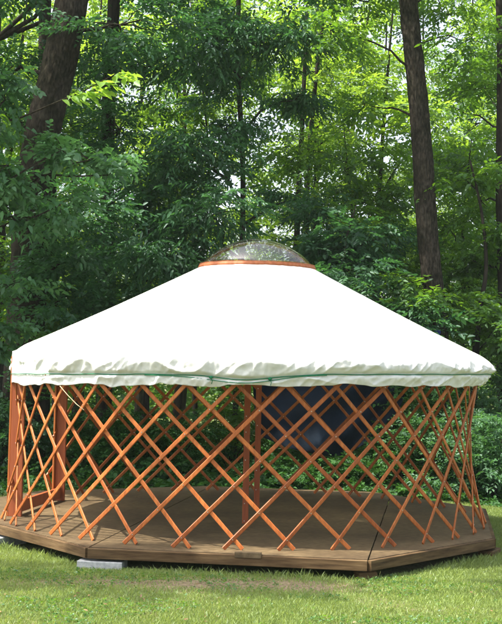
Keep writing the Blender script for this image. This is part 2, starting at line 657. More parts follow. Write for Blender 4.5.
def build_deck():
    t = thing('deck', (0, 0, 0), 'low brown plywood deck on blocks under the lattice shelter', 'deck')
    # seams run back from the two front corners, square to the front board
    a, b = Vector(deck_poly[0]), Vector(deck_poly[1])
    e = (b - a).normalized()
    nrm = Vector((-e.y, e.x))

    def side(p, q):
        return (Vector(p) - q).dot(e)

    def clip(poly, q, keep):
        out = []
        for i in range(len(poly)):
            p1, p2 = poly[i], poly[(i + 1) % len(poly)]
            s1, s2 = side(p1, q) * keep, side(p2, q) * keep
            if s1 >= 0:
                out.append(p1)
            if (s1 > 0) != (s2 > 0) and abs(s1 - s2) > 1e-9:
                u = s1 / (s1 - s2)
                out.append((p1[0] + (p2[0] - p1[0]) * u, p1[1] + (p2[1] - p1[1]) * u))
        return out
    g = 0.006
    inner = deck_poly
    mid = clip(clip(inner, a + e * g, 1), b - e * g, -1)
    left = clip(inner, a - e * g, -1)
    right = clip(inner, b + e * g, 1)

    def crosscut(poly, q, keep):
        out = []
        for i in range(len(poly)):
            p1, p2 = poly[i], poly[(i + 1) % len(poly)]
            s1, s2 = (Vector(p1) - q).dot(nrm) * keep, (Vector(p2) - q).dot(nrm) * keep
            if s1 >= 0:
                out.append(p1)
            if (s1 > 0) != (s2 > 0) and abs(s1 - s2) > 1e-9:
                u = s1 / (s1 - s2)
                out.append((p1[0] + (p2[0] - p1[0]) * u, p1[1] + (p2[1] - p1[1]) * u))
        return out
    panels = [left, right]
    cuts = [0.0, 1.22, 2.44, 3.66, 9]
    for i in range(4):
        panels.append(crosscut(crosscut(mid, a + nrm * (cuts[i] + (0.002 if i else -1)), 1), a + nrm * (cuts[i + 1] - 0.002), -1))
    for p in panels:
        if len(p) > 2:
            m = MB()
            m.prism(p, DZ - 0.019, DZ)
            m.build('deck_panel', 'plywood', t)
    n = len(deck_poly)
    for i in range(n):
        p, q = Vector(deck_poly[i]), Vector(deck_poly[(i + 1) % n])
        d = (q - p).normalized()
        o = Vector((d.y, -d.x))
        m = MB()
        p2 = p + o * 0.016 - d * 0.004
        q2 = q + o * 0.016 - d * 0.006
        m.beam((p2.x, p2.y, DZ - 0.049), (q2.x, q2.y, DZ - 0.049), 0.086, 0.038, (o.x, o.y, 0), bev=0.004)
        m.build('rim_board', 'rim_wood', t)
    for k in range(4):                               # joists under the panels
        m = MB()
        c = a + nrm * (0.7 + 1.2 * k) + e * 1.2
        hl = 1.45 if k == 0 else 2.1
        p, q = c - e * hl, c + e * hl
        m.beam((p.x, p.y, DZ - 0.066), (q.x, q.y, DZ - 0.066), 0.088, 0.038, (nrm.x, nrm.y, 0), bev=0.003)
        m.build('joist', 'rim_wood', t)
    # short patch block nailed on the front board
    u = 0.58
    p = a.lerp(b, u) - nrm * 0.018
    m = MB()
    m.beam((p.x - e.x * 0.11, p.y - e.y * 0.11, DZ - 0.004), (p.x + e.x * 0.11, p.y + e.y * 0.11, DZ - 0.004), 0.05, 0.046, (nrm.x, nrm.y, 0), bev=0.004)
    tag(m.build('cleat', 'plywood', t), 'short pale wooden cleat on the front board')


build_deck()


def block(x, y, yaw, label, lx=0.39, ly=0.19, h=0.13, m='concrete', name='concrete_block', cat='block', grp='blocks under the deck'):
    t = thing(name, (x, y, gz(x, y) - 0.03), label, cat, grp)
    rngb = random.Random(int(x * 100))
    mb = MB()
    top = DZ - 0.1135 - (gz(x, y) - 0.03)
    w = 0.035
    c, s = math.cos(yaw), math.sin(yaw)
    mb.beam((-lx / 2, 0, top / 2), (lx / 2, 0, top / 2), ly, top, (0, 0, 1), bev=0.006)
    o = mb.build('body', m, t)
    t.rotation_euler.z = yaw
    return t


block(-1.22, -2.47, -0.15, 'grey concrete block under the front left corner of the deck')
block(-2.33, -1.12, 0.95, 'pale concrete block under the far left edge of the deck')
block(0.99, -2.77, 0.3, 'small wooden block under the front right corner of the deck', 0.16, 0.12, 0.1, 'rim_wood', 'wooden_block')
block(2.3, -1.35, 1.1, 'dark wooden block under the right end of the deck', 0.3, 0.14, 0.1, 'rim_wood', 'wooden_block')

# ------------------------------------------------------------------ yurt
RB = 2.5
yurt = thing('yurt', (0, 0, DZ), 'round open lattice yurt with a white canvas roof on the plywood deck', 'yurt')
Z0, Z1 = 0.306, 1.618
ANG = [-80.5, -70.5, -60.7, -51, -42, -32.9, -22.4, -11.7, -1.6, 8.6, 19.7, 30.7, 41.8, 52.1, 62.6]
while ANG[-1] < 236:
    ANG.append(ANG[-1] + 10.55)
ANG = [ANG[0] - 31, ANG[0] - 20.5, ANG[0] - 10] + ANG + [ANG[-1] + 10.5, ANG[-1] + 21, ANG[-1] + 31.5]
DOOR0, DOOR1 = -112.5, -77.5


def cyl(th, r, z):
    a = R(th)
    return Vector((r * math.sin(a), -r * math.cos(a), z))


def wrap(a):
    return (a + 180) % 360 - 180


def build_laths():
    rr = random.Random(3)
    for fam in (1, -1):
        for i in range(len(ANG)):
            if not 0 <= i + 3 * fam < len(ANG):
                continue
            th = ANG[i]
            th2 = ANG[i + 3 * fam]
            off = 0.0 if fam == 1 else -0.015
            jb = rr.uniform(-0.35, 0.35)
            jt = rr.uniform(-0.35, 0.35)
            a = cyl(th + jb, RB + off, Z0) + Vector((-0.04, 0, 0))
            b = cyl(th2 + jt, RB - 0.075 + off, Z1) + Vector((-0.045, 0, 0))
            d = b - a

            def at(t):
                return a + d * t

            def ang(t):
                p = at(t)
                v = math.degrees(math.atan2(p.x, -p.y))
                ref = th + (th2 - th) * t
                return v + 360 * round((ref - v) / 360)
            t0 = -0.060 + rr.uniform(-0.004, 0.003)
            t1 = 1.045
            ts = [t0 + (t1 - t0) * k / 200 for k in range(201)]
            inside = [DOOR1 < ang(t) < DOOR0 + 360 for t in ts]
            runs, cur = [], None
            for t, ok in zip(ts, inside):
                if ok and cur is None:
                    cur = [t, t]
                elif ok:
                    cur[1] = t
                elif cur:
                    runs.append(cur)
                    cur = None
            if cur:
                runs.append(cur)
            for s, e in runs:
                if e - s < 0.08:
                    continue
                m = MB((0, 0, 0))
                pm = at((s + e) / 2)
                m.o = pm
                out = Vector((pm.x, pm.y, 0)).normalized()
                m.beam(at(s), at(e), 0.037, 0.0135, out, bev=0.005)
                if fam == 1:
                    for k in range(7):               # bolt heads at the crossings
                        t = k / 6
                        if s + 0.01 < t < e - 0.01 and rr.random() < 0.75:
                            p = at(t)
                            o = Vector((p.x, p.y, 0)).normalized()
                            m.tube([p + o * 0.004, p + o * 0.0115], [0.0062, 0.0048], 8, 1)
                            m.tube([p - o * 0.022, p - o * 0.034], [0.0055, 0.0045], 6, 1)
                ob = m.build('lath', ['lath_wood', 'steel'], yurt)
                ob.location = pm - Vector((0, 0, DZ))


build_laths()


def yb(m, name, mt, parent=yurt, smooth=False):
    """build a mesh written in place coordinates as a child of the yurt"""
    for i, v in enumerate(m.v):
        m.v[i] = (v[0], v[1], v[2] - DZ)
    return m.build(name, mt, parent, smooth)


def build_door():
    fr = bpy.data.objects.new('door_frame', None)
    COL.objects.link(fr)
    fr.parent = yurt
    p1 = Vector((-2.345, -0.55, 0))
    p2 = Vector((-2.14, 0.97, 0))
    d = (p2 - p1).normalized()
    n = Vector((-d.y, d.x, 0))
    if n.x > 0:
        n = -n
    for p, w in ((p1, 0.135), (p2, 0.115)):
        m = MB()
        m.beam((p.x, p.y, DZ + 0.003), (p.x, p.y, 1.86), w, 0.038, d, bev=0.004)
        yb(m, 'jamb', 'post_wood', fr)
        m = MB()
        q = p + n * (w / 2 + 0.011) + d * (0.02 if p is p1 else -0.02)
        m.beam((q.x, q.y, DZ + 0.003), (q.x, q.y, 1.84), 0.02, 0.075, d, bev=0.003)
        yb(m, 'stop_strip', 'lath_wood', fr)
    m = MB()
    a, b = p1 + d * 0.022, p2 - d * 0.022
    m.beam((a.x, a.y, DZ + 0.09), (b.x, b.y, DZ + 0.09), 0.12, 0.038, n, bev=0.004)
    yb(m, 'sill', 'post_wood', fr)
    m = MB()
    m.beam((a.x, a.y, 1.80), (b.x, b.y, 1.80), 0.13, 0.038, n, bev=0.004)
    yb(m, 'header', 'post_wood', fr)


build_door()
RC = Vector((0.055, -0.16, 0))
RZ = 2.845
RR = 0.605


def build_ring():
    for i, (x, y) in enumerate(((-0.015, -0.745), (0.105, 0.42))):
        m = MB()
        m.beam((x, y, DZ + 0.004), (x, y, RZ - 0.07), 0.062, 0.058, (0, 1, 0), bev=0.004)
        o = yb(m, 'support_post', 'post_wood')
        rr = random.Random(8 + i)
        for k in range(8):
            m = MB()
            z = 0.45 + k * 0.22 + rr.uniform(-.05, .05) if k < 7 else DZ + 0.03
            m.tube([(x - 0.01, y - 0.0285, z), (x - 0.01, y - 0.037, z)], [0.006, 0.005], 8)
            yb(m, 'screw', 'steel', o)
    # wooden ring
    m = MB()
    n = 72
    prof = [(RR - 0.07, RZ - 0.10), (RR + 0.012, RZ - 0.10), (RR + 0.018, RZ - 0.02), (RR + 0.006, RZ + 0.004), (RR - 0.03, RZ + 0.008), (RR - 0.07, RZ - 0.01)]
    vs, fs = [], []
    for i in range(n):
        a = 2 * math.pi * i / n
        for r, z in prof:
            vs.append((RC.x + r * math.cos(a), RC.y + r * math.sin(a), z))
    k = len(prof)
    for i in range(n):
        for j in range(k):
            fs.append((i * k + j, ((i + 1) % n) * k + j, ((i + 1) % n) * k + (j + 1) % k, i * k + (j + 1) % k))
    m.add(vs, fs)
    yb(m, 'roof_ring', 'ring_wood', smooth=False)
    # clear dome
    H, r = 0.285, RR - 0.012
    Rs = (r * r + H * H) / (2 * H)
    m = MB()
    vs, fs = [], []
    rows = 20
    tmax = math.asin(r / Rs)
    for j in range(1, rows + 1):
        tt = tmax * j / rows
        for i in range(n):
            a = 2 * math.pi * i / n
            vs.append((RC.x + Rs * math.sin(tt) * math.cos(a), RC.y + Rs * math.sin(tt) * math.sin(a), RZ + 0.007 + H - Rs * (1 - math.cos(tt))))
    for j in range(rows - 1):
        for i in range(n):
            q = (i + 1) % n
            fs.append((j * n + i, (j + 1) * n + i, (j + 1) * n + q, j * n + q))
    # lip, hanging slightly over the ring
    k0 = (rows - 1) * n
    b = len(vs)
    for i in range(n):
        a = 2 * math.pi * i / n
        vs.append((RC.x + (r + 0.026) * math.cos(a), RC.y + (r + 0.026) * math.sin(a), RZ + 0.012))
    for i in range(n):
        q = (i + 1) % n
        fs.append((k0 + i, b + i, b + q, k0 + q))
    vs.append((RC.x, RC.y, RZ + 0.007 + H))
    for i in range(n):
        fs.append((i, (i + 1) % n, len(vs) - 1))
    m.add(vs, fs)
    tag(yb(m, 'skylight_dome', 'dome', smooth=True), 'clear acrylic dome skylight')


build_ring()


def rope_z(th):
    """height of the cord that ties the cover down, by bearing"""
    th = np.asarray(th, float)
    base = 1.71 + 0.05 * np.sin(np.radians(th))
    dip = -0.045 * np.exp(-((th + 1) / 8.0) ** 2)
    return base + dip


def eave_r(th):
    t = np.radians(th)
    return 2.535 + 0.02 * np.sin(t) + 0.008 * np.sin(3 * t + 1) + 0.006 * np.sin(7 * t)


def cover_point(th, s):
    """th degrees (array), s 0 at the ring .. 1 at the eave .. 2 at the hem"""
    t = np.radians(th)
    er = eave_r(th)
    ex = (er - 0.05) * np.sin(t) + 0.02
    ey = -(er - 0.05) * np.cos(t)
    ez = 1.915 - 0.02 * np.sin(t) + 0.012 * np.sin(2 * t + 0.6)
    rx = RC.x + (RR + 0.022) * np.sin(t)
    ry = RC.y - (RR + 0.022) * np.cos(t)
    rz = RZ - 0.035 + 0 * t
    s1 = np.clip(s, 0, 1)
    sag = 0.035 * np.sin(s1 * np.pi) * (0.6 + 0.4 * np.cos(18 * t))
    x = rx + (ex - rx) * s1
    y = ry + (ey - ry) * s1
    z = rz + (ez - rz) * s1 - 0.02 * np.sin(s1 * np.pi) + 0.15 * sag
    z = z - np.clip(s1 - 0.93, 0, 1) ** 2 * 5.0
    # the hanging edge
    s2 = np.clip(s - 1, 0, 1)
    hem = rope_z(th) - 0.075 - 0.034 * vnoise(th / 6.0, 0 * th, 5) - 0.02 * vnoise(th / 2.3, 0 * th, 9) \
        + 0.055 * np.exp(-((th + 2) / 7.0) ** 2) + 0.02 * np.exp(-((th + 22) / 8.0) ** 2) - 0.03 * np.exp(-((th - 62) / 9.0) ** 2)
    zt = ez - 0.0245
    zz = zt + (hem - zt) * s2
    rp = rope_z(th)
    rope_pull = np.exp(-((zz - rp) / 0.02) ** 2)
    tuck = 0.045 + 0.12 * np.exp(-((th - 92) / 30.0) ** 2)
    rad = er - 0.05 * (1 - np.sin(np.clip(s2 / 0.42, 0, 1) * np.pi / 2)) - tuck * (np.clip(s2 - 0.3, 0, 1) / 0.7) ** 1.2
    # folds: slanting ridges and small creases, deeper towards the rope
    w = np.clip((s - 0.9) / 0.25, 0, 1)
    w2 = np.clip(s2 * 3, 0, 1)
    sl1 = th / 5.0 + s2 * 1.3 * np.sin(t * 5 + 1)
    f1 = ridge(sl1, s2 * 1.2 + th / 20, 1) ** 1.6
    f2 = ridge(th / 2.2 - s2 * 1.7, s2 * 2.0, 2) ** 1.3
    f3 = vnoise(th / 0.55, s2 * 6, 3)
    f4 = ridge(th / 7.5 + s2 * 1.9, s2 * 2.0 - th / 11, 4) ** 2
    f5 = ridge(th / 2.1 + s2 * 2.9, s2 * 1.6 + th / 13, 12) ** 3
    f6 = ridge(th / 0.8 + s2 * 2.2, s2 * 4.5 - th / 3, 13) ** 2
    f7 = ridge(th / 1.7 + s2 * 0.5, s2 * 0.9 + th / 17, 14) ** 1.5 * np.exp(-((s2 - 0.62) / 0.3) ** 2)
    f8 = np.abs(2 * vnoise(th / 0.95 + s2 * 0.8, s2 * 1.3 + th / 9, 15) - 1)
    f = 0.026 * (f1 - 0.5) + 0.009 * (f2 - 0.5) + 0.002 * (f3 - 0.5) + 0.026 * (f4 - 0.4) + 0.014 * (f5 - 0.3) + 0.004 * (f6 - 0.4) + 0.014 * (f7 - 0.3) + 0.007 * (f8 - 0.5)
    rad = rad + f * w * (0.35 + 0.65 * w2) * (1 - 0.65 * rope_pull) - 0.02 * rope_pull * (s2 > 0)
    rad = np.maximum(rad, 2.445 - 0.062 * np.sin(t) + 0.006 * (f3 - 0.5))
    onroof = s <= 1
    wr = w * 0.35
    z = np.where(onroof, z + f * wr, zz + 0.012 * w2 * (f1 - 0.5))
    x = np.where(onroof, x, rad * np.sin(t) + 0.02)
    y = np.where(onroof, y, -rad * np.cos(t))
    # faint radial pulls on the slope
    z = z + np.where(onroof, 0.0025 * np.sin(th * 1.7) * s1 + 0.004 * (vnoise(th / 4, s1 * 3, 6) - 0.5), 0)
    return x, y, z


def build_cover():
    nth = 1440
    ss = np.concatenate([np.linspace(0, 0.9, 26)[:-1], np.linspace(0.9, 1, 10), 1 + np.linspace(0, 1, 44)[1:]])
    th = -180 + 360 * np.arange(nth) / nth
    TH, SS = np.meshgrid(th, ss)
    x, y, z = cover_point(TH, SS)
    V = np.stack([x, y, z - DZ], -1).reshape(-1, 3)
    ns = len(ss)
    i, j = np.meshgrid(np.arange(ns - 1), np.arange(nth), indexing='ij')
    a = (i * nth + j).ravel()
    b = (i * nth + (j + 1) % nth).ravel()
    Q = np.stack([a, a + nth, b + nth, b], 1)
    me = np_mesh('roof_cover', V, Q)
    cov = link('roof_cover', me, 'canvas', yurt, True)
    sol = cov.modifiers.new('thickness', 'SOLIDIFY')
    sol.thickness = 0.003
    sol.offset = -1
    tag(cov, 'white canvas roof cover with a gathered, wrinkled hem')
    # tie cord round the hem
    m = MB()
    pts = []
    for k in range(361):
        a = -180 + k
        z = float(rope_z(a))
        s2 = 0.65
        best = None
        for q in range(8, 34):
            s = 1 + q / 34
            X, Y, Z = cover_point(np.array([float(a)]), np.array([s]))
            if best is None or abs(Z[0] - z) < best[0]:
                best = (abs(Z[0] - z), math.hypot(X[0] - 0.02, Y[0]))
        pts.append((a, best[1] + 0.008, z))
    # smooth radii so the cord stays taut
    rad = np.array([p[1] for p in pts])
    for _ in range(2):
        rad = np.maximum(rad, (np.roll(rad, 1) + np.roll(rad, -1)) / 2)
    P3 = []
    for (a, _, z), r in zip(pts, rad):
        t = R(a)
        P3.append((r * math.sin(t) + 0.02, -r * math.cos(t), z + 0.002 * math.sin(a * 0.5)))
    m.tube(P3, 0.0042, 6)
    # second turn of cord along the front middle and its knots
    P4 = []
    for k in range(0, 50):
        a = -22 + k * 0.75
        t = R(a)
        r = rad[int(round(a)) + 180] + 0.006
        P4.append((r * math.sin(t) + 0.02, -r * math.cos(t), float(rope_z(a)) - 0.018 + 0.012 * math.cos(k * 0.13)))
    m.tube(P4, 0.0038, 6)
    for a in (-8, 3.5, -88):
        t = R(a)
        r = rad[int(round(a)) + 180] + 0.012
        c = Vector((r * math.sin(t) + 0.02, -r * math.cos(t), float(rope_z(a)) - 0.006))
        m.tube([c + Vector((-0.016, 0, 0.004)), c + Vector((-0.005, 0, 0)), c + Vector((0.006, -0.004, 0.003)), c + Vector((0.017, 0, 0))], [0.008, 0.014, 0.013, 0.006], 8)
        m.tube([c, c + Vector((0.012, -0.008, -0.03)), c + Vector((0.006, -0.006, -0.055))], 0.0035, 5)
    yb(m, 'tie_cord', 'cord', cov, True)
    # tan cord hanging from the hem at the left
    m = MB()
    p0 = P(60, 386, 10.75)
    p1 = P(84, 410, 10.5)
    m.tube([p0, p0.lerp(p1, 0.3) + Vector((0, 0, -0.012)), p0.lerp(p1, 0.7) + Vector((0, 0, -0.014)), p1], 0.0035, 5)
    tag(yb(m, 'guy_line', 'tan_cord', cov, True), 'thin tan cord from the hem to a lath')


build_cover()

# ------------------------------------------------------------------ tarp hung behind the yurt
def build_tarp():
    D = 17.6
    tl, tr = P(250, 352, D), P(431, 329, D + 0.4)
    bl, bm, br = P(257, 436, D - 0.3), P(345, 458, D - 0.5), P(396, 410, D + 0.1)
    nx, nz = 90, 50
    V = np.zeros((nx * nz, 3))
    k = 0
    for j in range(nz):
        v = j / (nz - 1)
        for i in range(nx):
            u = i / (nx - 1)
            top = tl.lerp(tr, u) + Vector((0, 0, -0.22 * math.sin(math.pi * u)))
            if u < 0.6:
                w = u / 0.6
                bot = bl.lerp(bm, w)
                bot.z -= 0.05 * math.sin(w * math.pi)
            else:
                w = (u - 0.6) / 0.4
                bot = bm.lerp(br, w)
                bot.z -= 0.06 * math.sin(w * math.pi)
            p = top.lerp(bot, v)
            p.y += 0.25 * math.sin(u * 9 + v * 2.2) * (0.3 + v) * 0.5 + 0.1 * math.sin(u * 23 - v * 6) * v + 0.06 * math.sin(v * 14 + u * 11)
            V[k] = p
            k += 1
    i, j = np.meshgrid(np.arange(nz - 1), np.arange(nx - 1), indexing='ij')
    a = (i * nx + j).ravel()
    Q = np.stack([a, a + 1, a + nx + 1, a + nx], 1)
    o = V[0].copy()
    me = np_mesh('tarp', V - o, Q)
    t = thing('tarp', o, 'dark navy tarp slung between trees behind the yurt', 'tarp')
    c = link('sheet', me, 'tarp', t, True)
    sol = c.modifiers.new('thickness', 'SOLIDIFY')
    sol.thickness = 0.004
    m = MB(o)
    m.tube([tl + Vector((-1.2, 0.3, 0.25)), tl, tl.lerp(tr, 0.5) + Vector((0, 0, -0.2)), tr, tr + Vector((0.55, 0.2, 0.3))], 0.006, 5)
    m.build('line', 'cord', t)
    m = MB(o)
    q = P(433, 329, D + 0.35)
    vs = []
    rr = random.Random(5)
    for a in range(9):
        for b in range(7):
            vs.append(q + Vector(((a - 4) * 0.028, 0.05 * math.sin(a + b), (3 - b) * 0.016 - abs(a - 3) * 0.011 + 0.01 * math.sin(a * 1.7))))
    m.add(vs, [(a * 7 + b, (a + 1) * 7 + b, (a + 1) * 7 + b + 1, a * 7 + b + 1) for a in range(8) for b in range(6)])
    tag(m.build('tied_corner', 'blue_tarp', t, True), 'bright blue tied corner of the tarp')


build_tarp()

# ------------------------------------------------------------------ lawn grass
def build_grass():
    rng = np.random.default_rng(11)
    N = 620000
    y = rng.uniform(-5.6, 4.2, N)
    # width of the view at that distance, with a margin
    half = (y - CAMY) * 0.225 + 0.7
    x = rng.uniform(-1, 1, N) * half
    # keep density: fewer far away
    keep = rng.random(N) < np.clip(half / 3.2, 0, 1)
    N2 = 300000
    x2, y2 = rng.uniform(-11, 11, N2), rng.uniform(-12.0, 4.6, N2)
    k2 = (np.abs(x2) > (y2 - CAMY) * 0.225 + 0.7) | (y2 < -5.6)
    x, y, keep = np.concatenate([x, x2]), np.concatenate([y, y2]), np.concatenate([keep, k2])
    N = len(x)
    dens = vnoise(x * 1.1 + 7, y * 1.6, 21) * 0.65 + vnoise(x * 3.1, y * 4.1, 22) * 0.35
    # worn strip in front of the deck
    worn = np.exp(-((y + 3.24) / 0.24) ** 2) * np.exp(-((x + 0.55) / 1.3) ** 4) * (0.75 + 0.5 * vnoise(x * 3, y * 7, 23))
    keep &= rng.random(N) < np.clip(1.25 - dens * 0.75 - worn * 0.85, 0.06, 1)
    # not under the deck
    inside = np.ones(N, bool)
    n = len(deck_poly)
    for i in range(n):
        p, q = deck_poly[i], deck_poly[(i + 1) % n]
        cr = (q[0] - p[0]) * (y - p[1]) - (q[1] - p[1]) * (x - p[0])
        inside &= cr > 0.06
    keep &= ~inside
    x, y, dens, worn = x[keep], y[keep], dens[keep], worn[keep]
    n = len(x)
    z = 0.02 * np.sin(x * 0.9 + 1.3) + 0.02 * np.sin(y * 0.8 + x * 0.35) + 0.05
    tall = vnoise(x * 2.3, y * 2.3, 31)
    h = (0.014 + 0.026 * rng.random(n) ** 1.6) * (0.55 + 0.8 * tall) * (1 - 0.5 * worn)
    # longer tufts along the deck edge
    near = np.zeros(n)
    for i in range(len(deck_poly)):
        p, q = np.array(deck_poly[i]), np.array(deck_poly[(i + 1) % len(deck_poly)])
        d = q - p
        t = np.clip(((x - p[0]) * d[0] + (y - p[1]) * d[1]) / (d @ d), 0, 1)
        dist = np.hypot(x - p[0] - t * d[0], y - p[1] - t * d[1])
        near = np.maximum(near, np.exp(-(dist / 0.16) ** 2))
    h = h * (1 + 1.4 * (1 - worn) * near * rng.random(n) ** 2 * vnoise(x * 2, y * 2, 41) * 1.6)
    w = 0.0018 + 0.0022 * rng.random(n)
    a = rng.uniform(0, 2 * np.pi, n)
    lean = rng.uniform(0.1, 0.9, n)
    b = rng.uniform(0, 2 * np.pi, n)
    ux, uy = np.cos(a) * w, np.sin(a) * w
    lx, ly = np.cos(b) * lean * h, np.sin(b) * lean * h
    V = np.empty((n, 4, 3))
    V[:, 0] = np.stack([x - ux, y - uy, z], 1)
    V[:, 1] = np.stack([x + ux, y + uy, z], 1)
    V[:, 2] = np.stack([x + ux * 0.35 + lx, y + uy * 0.35 + ly, z + h], 1)
    V[:, 3] = np.stack([x - ux * 0.8 + lx * 0.45, y - uy * 0.8 + ly * 0.45, z + h * 0.62], 1)
    Q = np.arange(n * 4).reshape(-1, 4)
    patch = vnoise(x * 0.8 + 3, y * 0.9, 51)
    var = np.clip(0.25 + 0.45 * patch + rng.normal(0, 0.16, n), 0, 1)
    me = np_mesh('grass', V.reshape(-1, 3), Q, var)
    tag(link('grass', me, 'grass'), 'short green lawn grass around the deck', 'grass', kind='stuff')


build_grass()

# ------------------------------------------------------------------ trees
KW = dict(nleaf=8, leaf_len=0.105, ratio=0.48, droop=0.2, vmean=0.4)


def col(px, ytop, d, rx, ry, rz, n):
    """clump whose centre is seen at (px, ytop) from the camera, d metres away"""
    return (P(px, ytop, d), (rx, ry, rz), n)


G = lambda px, d: Vector(((px - 251) / F * d, CAMY + d, gz((px - 251) / F * d, CAMY + d) - 0.05))

# big leaning trunk at the left
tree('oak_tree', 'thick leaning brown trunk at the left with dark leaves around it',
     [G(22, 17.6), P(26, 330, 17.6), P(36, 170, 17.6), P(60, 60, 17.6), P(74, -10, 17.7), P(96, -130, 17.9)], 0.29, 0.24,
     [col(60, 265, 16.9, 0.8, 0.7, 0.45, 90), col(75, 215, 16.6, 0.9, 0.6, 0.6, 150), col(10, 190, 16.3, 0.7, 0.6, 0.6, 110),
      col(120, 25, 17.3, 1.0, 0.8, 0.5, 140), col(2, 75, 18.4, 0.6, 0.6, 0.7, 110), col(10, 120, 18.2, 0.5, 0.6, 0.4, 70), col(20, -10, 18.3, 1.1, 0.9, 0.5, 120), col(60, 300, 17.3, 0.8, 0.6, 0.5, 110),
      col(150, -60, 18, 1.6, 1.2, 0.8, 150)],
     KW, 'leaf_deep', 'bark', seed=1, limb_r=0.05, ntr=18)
# slim dark trunk beside it
tree('oak_tree', 'slim dark trunk just right of the thick leaning trunk',
     [G(104, 20.5), P(108, 300, 20.5), P(107, 150, 20.5), P(113, 20, 20.5), P(118, -80, 20.6)], 0.15, 0.1,
     [col(120, 130, 19.6, 1.1, 0.8, 0.8, 170), col(160, 60, 19.8, 1.2, 0.9, 0.8, 190), col(85, 60, 20.5, 0.9, 0.8, 0.6, 100),
      col(125, 240, 19.2, 1.0, 0.8, 0.7, 170), col(170, 170, 19.0, 1.0, 0.8, 0.7, 170), col(130, -20, 20.5, 1.5, 1, 0.7, 140)],
     KW, 'leaf_deep', 'bark_dark', seed=2, limb_r=0.035)
# straight trunk at the right
tree('poplar_tree', 'tall straight brown trunk at the right with high bright leaves',
     [G(446, 18.4), P(437, 330, 18.4), P(428, 240, 18.4), P(420, 120, 18.5), P(408, 0, 18.6), P(400, -110, 18.8)], 0.18, 0.14,
     [col(428, 300, 17.9, 0.6, 0.4, 0.35, 60), col(440, 345, 17.7, 0.6, 0.4, 0.35, 60), col(405, 280, 18, 0.5, 0.4, 0.3, 40)] +
     [col(330, 30, 18.2, 0.9, 0.7, 0.5, 70), col(470, 40, 19.2, 1.1, 0.8, 0.7, 90), col(450, -60, 19, 2, 1.4, 0.9, 170), col(450, 15, 20.5, 1.1, 0.9, 0.6, 90), col(350, 5, 20.5, 1.0, 0.9, 0.5, 80), col(370, -50, 18, 1.2, 1, 0.6, 80),
      col(365, 105, 18.9, 0.5, 0.4, 0.3, 26)],
     dict(KW, vmean=0.5), 'leaf_mid', 'bark', seed=3, limb_r=0.022, ntr=16)
# hickory with drooping leaves over the yurt
tree('hickory_tree', 'dark hickory with long drooping leaflets above the dome',
     [G(236, 19.8), P(240, 300, 19.8), P(243, 180, 19.8), P(238, 60, 19.8), P(240, -60, 19.8)], 0.055, 0.04,
     [col(215, 40, 18.6, 1.0, 0.8, 0.7, 190), col(280, 30, 18.4, 0.95, 0.8, 0.7, 170), col(240, 110, 18.7, 0.7, 0.6, 0.45, 90),
      col(190, 150, 18.3, 0.9, 0.7, 0.6, 150), col(210, 215, 17.6, 0.9, 0.6, 0.5, 150),
      col(150, 250, 17.4, 0.9, 0.6, 0.55, 150), col(300, 95, 19.2, 0.7, 0.6, 0.4, 70), col(245, -60, 19, 2.0, 1.2, 0.7, 170),
      col(305, 200, 19.6, 0.6, 0.6, 0.5, 60)],
     dict(nleaf=8, leaf_len=0.11, ratio=0.4, droop=0.35, vmean=0.42, lift=-0.3), 'leaf_deep', 'bark_dark', seed=4, limb_r=0.03)
# twin thin stems right of the dome
for i, (a, b, c) in enumerate(((300, 297, 303), (309, 306, 312))):
    tree('ash_tree', ('left' if i == 0 else 'right') + ' of two thin twin stems rising behind the dome',
         [G(a, 23 + i * .3), P(b, 240, 23 + i * .3), P(c - 1, 130, 23 + i * .3), P(c + 4 + 8 * i, 10, 23 + i * .3)], 0.075, 0.035,
         [col(320 + 30 * i, 70 + 60 * i, 23.3, 1.0, 0.9, 0.6, 70), col(285 + 20 * i, 245 - 40 * i, 23, 0.9, 0.8, 0.5, 90)],
         dict(KW, vmean=0.5), 'leaf_bright', 'bark_dark', seed=6 + i, limb_r=0.02)
# right edge stems
tree('elm_tree', 'narrow dark trunk cut by the right edge of the view',
     [G(508, 19.5), P(503, 300, 19.5), P(500, 180, 19.5), P(501, 60, 19.6), P(497, -60, 19.6)], 0.09, 0.06,
     [col(480, 200, 19.9, 0.7, 0.7, 0.6, 100), col(500, 90, 20, 0.9, 0.8, 0.6, 110), col(470, 260, 19.8, 0.8, 0.7, 0.5, 110), col(510, 310, 19, 0.6, 0.6, 0.6, 110)],
     dict(KW, vmean=0.5), 'leaf_mid', 'bark_dark', seed=9, limb_r=0.025)
tree('elm_tree', 'thin curved sapling forking near the right edge above the eave',
     [G(474, 18.9), P(478, 330, 18.9), P(486, 270, 18.9), P(482, 215, 19), P(470, 160, 19)], 0.05, 0.015,
     [col(465, 180, 19, 0.6, 0.6, 0.4, 60), col(495, 235, 19, 0.5, 0.5, 0.4, 60), col(450, 300, 18.6, 0.6, 0.5, 0.4, 80), col(495, 330, 18.3, .5, .5, .4, 80)],
     dict(KW, vmean=0.5, leaf_len=0.11), 'leaf_mid', 'bark_dark', seed=10, limb_r=0.014)

